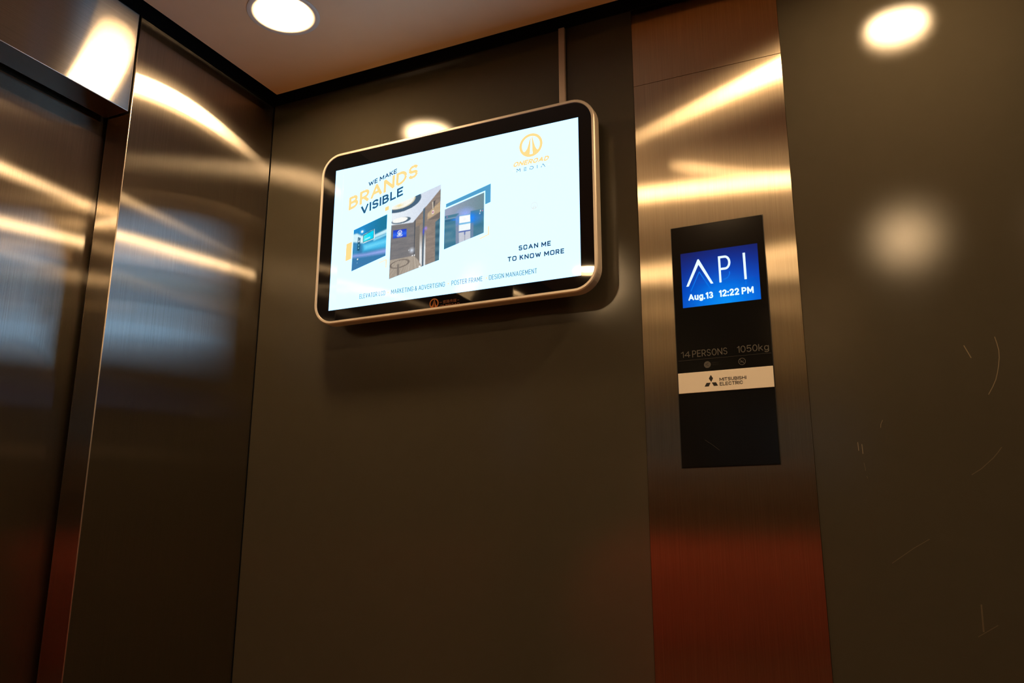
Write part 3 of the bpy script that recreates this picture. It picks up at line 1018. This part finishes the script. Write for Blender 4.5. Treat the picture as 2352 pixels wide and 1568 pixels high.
photo('advert_photo', [(232.3, 151.0), (307.4, 168.7), (307.2, 97.1), (232.3, 79.3)], 88, 96, base3, [
    ('p', [(225, 138.7), (259.7, 139.8), (260.8, 70), (225, 70)], doors3, .4),
    ('p', [(282.2, 139.6), (312, 139.9), (312, 85), (282.5, 85)], doors3, .4),
    ('p', [(253.6, 133.6), (259.7, 139.6), (260.8, 80), (254.9, 80)], lambda x, z: mixc((132, 146, 172), (96, 150, 228), max(0, 1 - abs(z - 128) / 14)), .8),
    ('p', [(282.5, 118.4), (287.8, 118.4), (287.7, 88), (282.5, 88)], (112, 138, 170), .8),
    ('p', [(233.0, 134.0), (254.2, 134.4), (254.2, 132.6), (233, 132.4)], (130, 158, 190), .4),
    ('p', [(233.5, 131.6), (253.1, 131.6), (253.2, 127.8), (233.6, 127.8)], lambda x, z: mixc((52, 108, 140), (44, 128, 220), min(1, max(0, (x - 242) / 10))), .4),
    ('e', 284.5, 127, 9, 14, 0, (30, 140, 255), 1.0, 0),
    ('p', [(260.0, 135.0), (282.0, 134.4), (282.6, 119.6), (260.2, 120.2)], (96, 176, 232), .4),
    ('p', [(260.8, 133.9), (281.4, 133.4), (281.8, 120.9), (261.0, 121.3)], (252, 255, 255), .25),
    ('e', 271.5, 127.4, 1.9, 1.9, 0, (232, 240, 240), .4, .6),
    ('p', [(260.4, 120.0), (282.1, 120.0), (282.1, 118.1), (260.4, 118.3)], (126, 198, 238), .3),
    ('p', [(260.4, 118.2), (282.1, 118.2), (282.2, 106.5), (260.4, 107.0)], (244, 252, 255), .25),
    ('p', [(260.4, 105.3), (282.3, 104.9), (282.5, 80), (260.8, 80)], (200, 204, 216), .25),
    ('p', [(260.4, 107.1), (282.2, 106.8), (282.3, 104.7), (260.4, 104.7)], (78, 104, 176), .25),
    ('p', [(270.5, 105), (272.9, 105), (272.9, 99.1), (270.7, 99.4)], (92, 114, 176), .25),
    ('p', [(271.2, 99.4), (272.3, 99.4), (272.5, 85), (271.4, 85)], (150, 156, 172), .25),
    ('p', [(300.2, 138.6), (301.4, 138.8), (301.2, 135.4), (300.2, 135.2)], (245, 250, 255), .25),
    ('p', [(298.8, 133.8), (300.4, 134), (300.2, 131.6), (298.8, 131.4)], (240, 248, 255), .25),
    ('e', 304.4, 136.9, 1.1, 1.1, 0, (200, 120, 170), .4, 0),
    ('e', 237.1, 136.7, 1.3, 1.0, 0, (190, 130, 190), .4, 0),
])

# ------------------------------------------------------------------ cable trunking above the screen
tk = empty('cable_trunking', (0.636, 0.0, 2.05))
tag(tk, 'narrow grey cable trunking running from the screen up to the ceiling', 'trunking')
box('channel', (-0.0055, -0.0075, 0.0), (0.0055, -0.0002, 0.2300), 'trunking', tk, bevel=0.0008)
box('channel_base', (-0.0068, -0.0022, 0.0), (0.0068, -0.0001, 0.2300), 'black_plastic', tk, bevel=0.0004)

# ------------------------------------------------------------------ indicator panel in the steel column
CX, CZ = 0.8110, 1.5142
CW, CH = 137.5, 366.9
cop = empty('indicator_panel', (CX, -0.0012, CZ))
tag(cop, 'tall black lift indicator panel with a blue clock display on the steel column', 'indicator panel')
box('faceplate', (0.0004, -0.0022, 0.0004), (CW * .001 - .0004, 0.0, CH * .001 - .0004), 'acrylic_black', cop, bevel=0.0006)
box('surround', (-0.0006, -0.0012, -0.0006), (CW * .001 + .0006, -0.0001, CH * .001 + .0006), 'black_plastic', cop, bevel=0.0004)
FY = -0.0023


# blue display: brighter towards the bottom middle, as the picture on it is
def lcd_bg():
    nx, nz = 28, 22
    x0, x1, z0, z1 = 13.2, 127.4, 237.9, 323.5
    verts, cols, faces = [], [], []
    for j in range(nz + 1):
        for i in range(nx + 1):
            u, w = i / nx, j / nz
            verts.append(((x0 + (x1 - x0) * u) * .001, FY, (z0 + (z1 - z0) * w) * .001))
            d = math.hypot((u - .56) * 0.95, w * 1.0)
            c = (0, 146, 248)
            stops = [(0.0, (0, 146, 248)), (.32, (0, 112, 226)), (.58, (0, 72, 188)), (.85, (8, 44, 138)), (1.15, (20, 26, 88))]
            for (a, ca), (b, cb) in zip(stops[:-1], stops[1:]):
                if a <= d <= b:
                    c = mixc(ca, cb, (d - a) / (b - a))
            if d > 1.15:
                c = stops[-1][1]
            cols.append((*lin(*c), 1))
    for j in range(nz):
        for i in range(nx):
            a = j * (nx + 1) + i
            faces.append((a, a + 1, a + nx + 2, a + nx + 1))
    me = bpy.data.meshes.new('lcd_screen')
    me.from_pydata(verts, [], faces)
    at = me.color_attributes.new('pixel', 'FLOAT_COLOR', 'POINT')
    for i, c in enumerate(cols):
        at.data[i].color = c
    return link('lcd_screen', me, 'lcd_photo', cop)


lcd = lcd_bg()
lcd['label'] = 'glowing blue display with white letters and the time'
YA, YB = FY - 0.00025, FY - 0.0001
flat('letter', [[(38.7, 311.2), (40.7, 311.2), (39.8, 302.7), (23.6, 270.5), (19.8, 270.5)], [(40.7, 311.2), (60.5, 270.6), (56.7, 270.6), (39.8, 302.7)]], 'api_white', lcd, y=YA)
bowl = []
bo = [(69.4, 311.5), (79.0, 311.5)] + [(79.0 + 8.2 * math.cos(math.radians(a)), 300.5 + 11.0 * math.sin(math.radians(a))) for a in range(80, -91, -10)] + [(69.4, 289.5)]
bi = [(69.4, 308.0), (79.0, 308.0)] + [(79.0 + 4.9 * math.cos(math.radians(a)), 300.5 + 7.5 * math.sin(math.radians(a))) for a in range(80, -91, -10)] + [(69.4, 293.0)]
for i in range(len(bo) - 1):
    bowl.append([bo[i], bo[i + 1], bi[i + 1], bi[i]])
flat('letter', [[(69.3, 311.5), (72.5, 311.5), (72.6, 270.6), (69.5, 270.6)]] + bowl, 'api_white', lcd, y=YA)
flat('letter', [[(105.5, 311.6), (109.0, 311.6), (109.3, 270.7), (105.9, 270.7)]], 'api_white', lcd, y=YA)
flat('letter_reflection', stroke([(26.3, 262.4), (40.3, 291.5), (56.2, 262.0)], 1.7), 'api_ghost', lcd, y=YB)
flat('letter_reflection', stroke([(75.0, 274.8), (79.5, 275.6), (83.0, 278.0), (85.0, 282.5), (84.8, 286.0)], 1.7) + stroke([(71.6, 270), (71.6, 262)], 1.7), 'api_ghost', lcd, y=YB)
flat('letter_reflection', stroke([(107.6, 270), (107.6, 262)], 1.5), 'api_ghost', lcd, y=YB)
pen('date_text', 'Aug.13', [(22.0, 258.3), (59.2, 258.3), (59.2, 248.1), (22.0, 248.1)], 'api_white', lcd, y=YA, weight=.205, gap=.07)
pen('time_text', '12:22 PM', [(67.6, 259.0), (117.8, 259.0), (117.8, 248.4), (67.6, 248.4)], 'api_white', lcd, y=YA, weight=.205, gap=.08)

pen('capacity_text', '14', [(6.8, 171.1), (20.6, 171.1), (20.6, 161.9), (6.8, 161.9)], 'print_grey', cop, y=FY, weight=.115, gap=.13)
pen('capacity_text', 'PERSONS', [(23.5, 171.5), (74.7, 171.5), (74.7, 161.3), (23.5, 161.3)], 'print_grey', cop, y=FY, weight=.115, gap=.13)
pen('capacity_text', '1050kg', [(88.6, 171.8), (133.2, 171.8), (133.2, 161.7), (88.6, 161.7)], 'print_grey', cop, y=FY, weight=.115, gap=.13)
flat('rule_line', [[(2.6, 157.2), (136.0, 157.2), (136.0, 157.6), (2.6, 157.6)]], 'print_dim', cop, y=FY)
flat('round_icon', [disc_poly(44.9, 148.5, 5.0, 32)], 'print_grey', cop, y=FY)
flat('round_icon', stroke([(46.8, 151.0), (42.4, 148.8), (46.6, 146.6)], .8), 'ink', cop, y=FY - .0001)
flat('no_smoking_icon', ring_poly(94.7, 148.7, 4.4, 5.2, 40) + stroke([(91.5, 152.0), (98.0, 145.4)], .8) + stroke([(91.6, 148.2), (96.8, 148.0)], 1.0) + stroke([(97.2, 149.6), (96.0, 150.6)], .5), 'print_grey', cop, y=FY)
for z_ in (150.6, 147.4):
    flat('worn_print', [[(51.6, z_ - .9), (61.5, z_ - .9), (61.5, z_ + .9), (51.6, z_ + .9)]], plain('worn_print', (0.0095, 0.009, 0.0085), 0.2), cop, y=FY)
pl = box('name_plaque', (0.0012, -0.0032, 0.1082), (0.1370, -0.0021, 0.1385), 'plaque', cop, bevel=0.0003)
pl['label'] = 'white maker plate with black lettering'
PY = -0.0033
flat('three_diamond_mark', [[(49.2, 132.6), (52.3, 127.4), (49.3, 122.1), (46.1, 127.4)], [(42.5, 121.3), (48.5, 121.3), (45.5, 116.0), (39.4, 116.0)], [(50.0, 121.3), (56.1, 121.3), (58.9, 116.1), (52.9, 116.1)]], 'ink', pl, y=PY)
pen('maker_text', 'MITSUBISHI', [(61.3, 127.4), (99.3, 127.4), (99.3, 122.5), (61.3, 122.5)], 'ink', pl, y=PY, weight=.17, gap=.12)
pen('maker_text', 'ELECTRIC', [(61.3, 120.8), (94.2, 120.8), (94.2, 115.8), (61.3, 115.8)], 'ink', pl, y=PY, weight=.17, gap=.12)
flat('scratch', stroke([(35.6, 39.0), (46, 31.4), (55.9, 23.0)], .5), 'print_dim', cop, y=FY)

# ------------------------------------------------------------------ passenger in red, seen only blurred in the steel
def skinned(name, verts, edges, mat, parent, root=0, sub=2):
    """verts: (x, y, z, rx, ry) joints with their radii; grown into one continuous surface"""
    me = bpy.data.meshes.new(name)
    me.from_pydata([v[:3] for v in verts], edges, [])
    o = link(name, me, mat, parent)
    o.modifiers.new('grow', 'SKIN').use_smooth_shade = True
    sv = me.skin_vertices[0].data
    for i, v in enumerate(verts):
        sv[i].radius = (v[3], v[4] if len(v) > 4 else v[3])
        sv[i].use_root = (i == root)
    m = o.modifiers.new('round', 'SUBSURF')
    m.levels = sub
    m.render_levels = sub
    return o


MAT['skin'] = mixed('skin', (0.50, 0.27, 0.17), (0.54, 0.30, 0.19), 30, rough=0.5)
MAT['red_shirt'] = mixed('red_cotton', (0.88, 0.115, 0.065), (0.91, 0.13, 0.075), 120, rough=0.85, bump=0.2)
MAT['trousers'] = mixed('dark_trousers', (0.015, 0.015, 0.02), (0.022, 0.022, 0.028), 90, rough=0.8)
MAT['hair'] = mixed('black_hair', (0.008, 0.006, 0.005), (0.015, 0.011, 0.009), 200, rough=0.45)
MAT['shoe'] = plain('black_shoe', (0.02, 0.02, 0.02), 0.5)
per = empty('person', (0.42, -1.29, 0.0))
per.scale = (1.02, 1.02, 1.03)
per.rotation_euler = (0, 0, math.radians(-8))
tag(per, 'passenger in red top and dark trousers mirrored as red blur in steel column', 'person')
V, Ed = [], []


def add(*v):
    V.append(v)
    return len(V) - 1


def chain(start, pts):
    c = start
    for p in pts:
        n = add(*p)
        Ed.append((c, n))
        c = n
    return c


pel = add(0, 0, .93, .120, .088)
ch = chain(pel, [(0, 0, 1.06, .118, .088), (0, .008, 1.20, .150, .112), (0, .002, 1.30, .150, .098)])
nk = chain(ch, [(0, -.004, 1.375, .085, .066), (0, .0, 1.42, .062, .062), (0, .010, 1.48, .060, .066)])
for sx in (-1, 1):
    wr = chain(ch, [(.120 * sx, -.004, 1.335, .062, .062), (.180 * sx, -.008, 1.295, .062, .062), (.212 * sx, -.012, 1.18, .052, .054), (.228 * sx, -.02, 1.05, .044, .046), (.226 * sx, .03, .94, .040, .040), (.218 * sx, .07, .845, .030, .034)])
    pm = chain(wr, [(.213 * sx, .082, .80, .020, .040), (.210 * sx, .088, .765, .018, .042)])
    for dy, ln in ((-.028, .062), (-.010, .072), (.009, .076), (.028, .068)):
        chain(pm, [(.208 * sx, .088 + dy, .745, .0095, .0095), (.203 * sx, .092 + dy, .745 - ln * .5, .009, .009), (.193 * sx, .096 + dy, .745 - ln, .008, .008)])
    chain(wr, [(.200 * sx, .118, .81, .012, .012), (.192 * sx, .132, .775, .010, .010), (.189 * sx, .134, .75, .009, .009)])
    chain(pel, [(.08 * sx, 0, .84, .078, .078), (.096 * sx, .006, .66, .070, .072), (.10 * sx, .012, .48, .058, .062), (.102 * sx, -.008, .30, .054, .060), (.102 * sx, -.012, .11, .040, .044), (.104 * sx, .02, .05, .038, .036), (.108 * sx, .12, .035, .038, .024)])
tmp = skinned('body_growth', V, Ed, 'skin', None)
bpy.context.view_layer.update()
grown = bpy.data.meshes.new_from_object(tmp.evaluated_get(bpy.context.evaluated_depsgraph_get()))
bpy.data.objects.remove(tmp)


def ball(bm_, c, r, n=20):
    g = bmesh.ops.create_uvsphere(bm_, u_segments=n, v_segments=n * 2 // 3, radius=1.0)
    for v in g['verts']:
        v.co = (v.co.x * r[0] + c[0], v.co.y * r[1] + c[1], v.co.z * r[2] + c[2])
    return g['verts']


# head, jaw, nose and ears fused with the grown body into one skin
bm = bmesh.new()
bm.from_mesh(grown)
ball(bm, (0, .010, 1.565), (.075, .094, .092))
ball(bm, (0, .030, 1.510), (.058, .068, .074))
ball(bm, (0, .066, 1.462), (.030, .026, .022))
ball(bm, (0, .100, 1.520), (.012, .014, .030), 12)
ball(bm, (0, .110, 1.503), (.016, .014, .011), 12)
ball(bm, (0, .090, 1.556), (.046, .014, .010), 12)
for sx in (-1, 1):
    ball(bm, (.076 * sx, .004, 1.525), (.010, .020, .032), 12)
    ball(bm, (.040 * sx, .070, 1.508), (.022, .022, .026), 12)
me = bm_mesh(bm, 'body', True)
body = link('body', me, 'skin', per)
rm = body.modifiers.new('fuse', 'REMESH')
rm.mode = 'VOXEL'
rm.voxel_size = 0.005
rm.use_smooth_shade = True
sm_ = body.modifiers.new('soften', 'SMOOTH')
sm_.iterations = 3

V, Ed = [], []
b0 = add(0, 0, .80, .186, .142)
b1 = chain(b0, [(0, 0, .86, .186, .142), (0, 0, .96, .176, .132), (0, 0, 1.06, .162, .122), (0, .006, 1.20, .172, .130), (0, .002, 1.30, .172, .116)])
chain(b1, [(0, -.003, 1.375, .098, .078), (0, -.002, 1.415, .078, .074)])
for sx in (-1, 1):
    chain(b1, [(.122 * sx, -.004, 1.335, .078, .076), (.184 * sx, -.008, 1.295, .078, .076), (.216 * sx, -.012, 1.17, .070, .070), (.226 * sx, -.015, 1.07, .066, .066)])
skinned('shirt', V, Ed, 'red_shirt', per)
V, Ed = [], []
b0 = add(0, 0, 1.08, .120, .090)
b1 = chain(b0, [(0, 0, .98, .138, .102), (0, 0, .90, .148, .110)])
for sx in (-1, 1):
    chain(b1, [(.084 * sx, 0, .80, .100, .100), (.098 * sx, .006, .64, .094, .096), (.10 * sx, .010, .46, .076, .078), (.102 * sx, -.006, .28, .068, .070), (.103 * sx, -.008, .07, .066, .068)])
skinned('trousers', V, Ed, 'trousers', per)
for sx in (-1, 1):
    V, Ed = [], []
    b0 = add(.104 * sx, -.055, .045, .05, .045)
    chain(b0, [(.106 * sx, .04, .046, .052, .046), (.110 * sx, .17, .036, .050, .036)])
    skinned('shoe', V, Ed, 'shoe', per)
# short dark hair, eyes, brows and lips
bm = bmesh.new()
for v in ball(bm, (0, 0, 0), (1, 1, 1), 32):
    x, y_, z = v.co
    v.co = (x * .084, y_ * .103 + .004, z * .098 + 1.572)
    if y_ > .10 and z < .42:                    # leave the face free
        v.co.y = min(v.co.y, .012)
        v.co.x *= .93
    if z < -.30:
        v.co.z = 1.572 - .30 * .098
        if y_ < 0:
            v.co.z -= .03
hr = link('hair', bm_mesh(bm, 'hair', True), 'hair', per)
MAT['lip'] = plain('lip', (0.42, 0.14, 0.11), 0.5)
MAT['eye_white'] = plain('eye_white', (0.75, 0.72, 0.68), 0.2)
for sx in (-1, 1):
    bm = bmesh.new()
    ball(bm, (.031 * sx, .0885, 1.536), (.0125, .0065, .0060), 14)
    ey = link('eye', bm_mesh(bm, 'eye', True), 'eye_white', per)
    bm = bmesh.new()
    ball(bm, (.031 * sx, .0928, 1.536), (.0052, .0030, .0052), 12)
    link('iris', bm_mesh(bm, 'iris', True), 'hair', ey)
    bm = bmesh.new()
    ball(bm, (.033 * sx, .0965, 1.557), (.018, .006, .0035), 12)
    link('eyebrow', bm_mesh(bm, 'eyebrow', True), 'hair', per)
bm = bmesh.new()
ball(bm, (0, .0905, 1.480), (.023, .009, .0048), 14)
ball(bm, (0, .0900, 1.473), (.020, .009, .0052), 14)
link('mouth', bm_mesh(bm, 'mouth', True), 'lip', per)
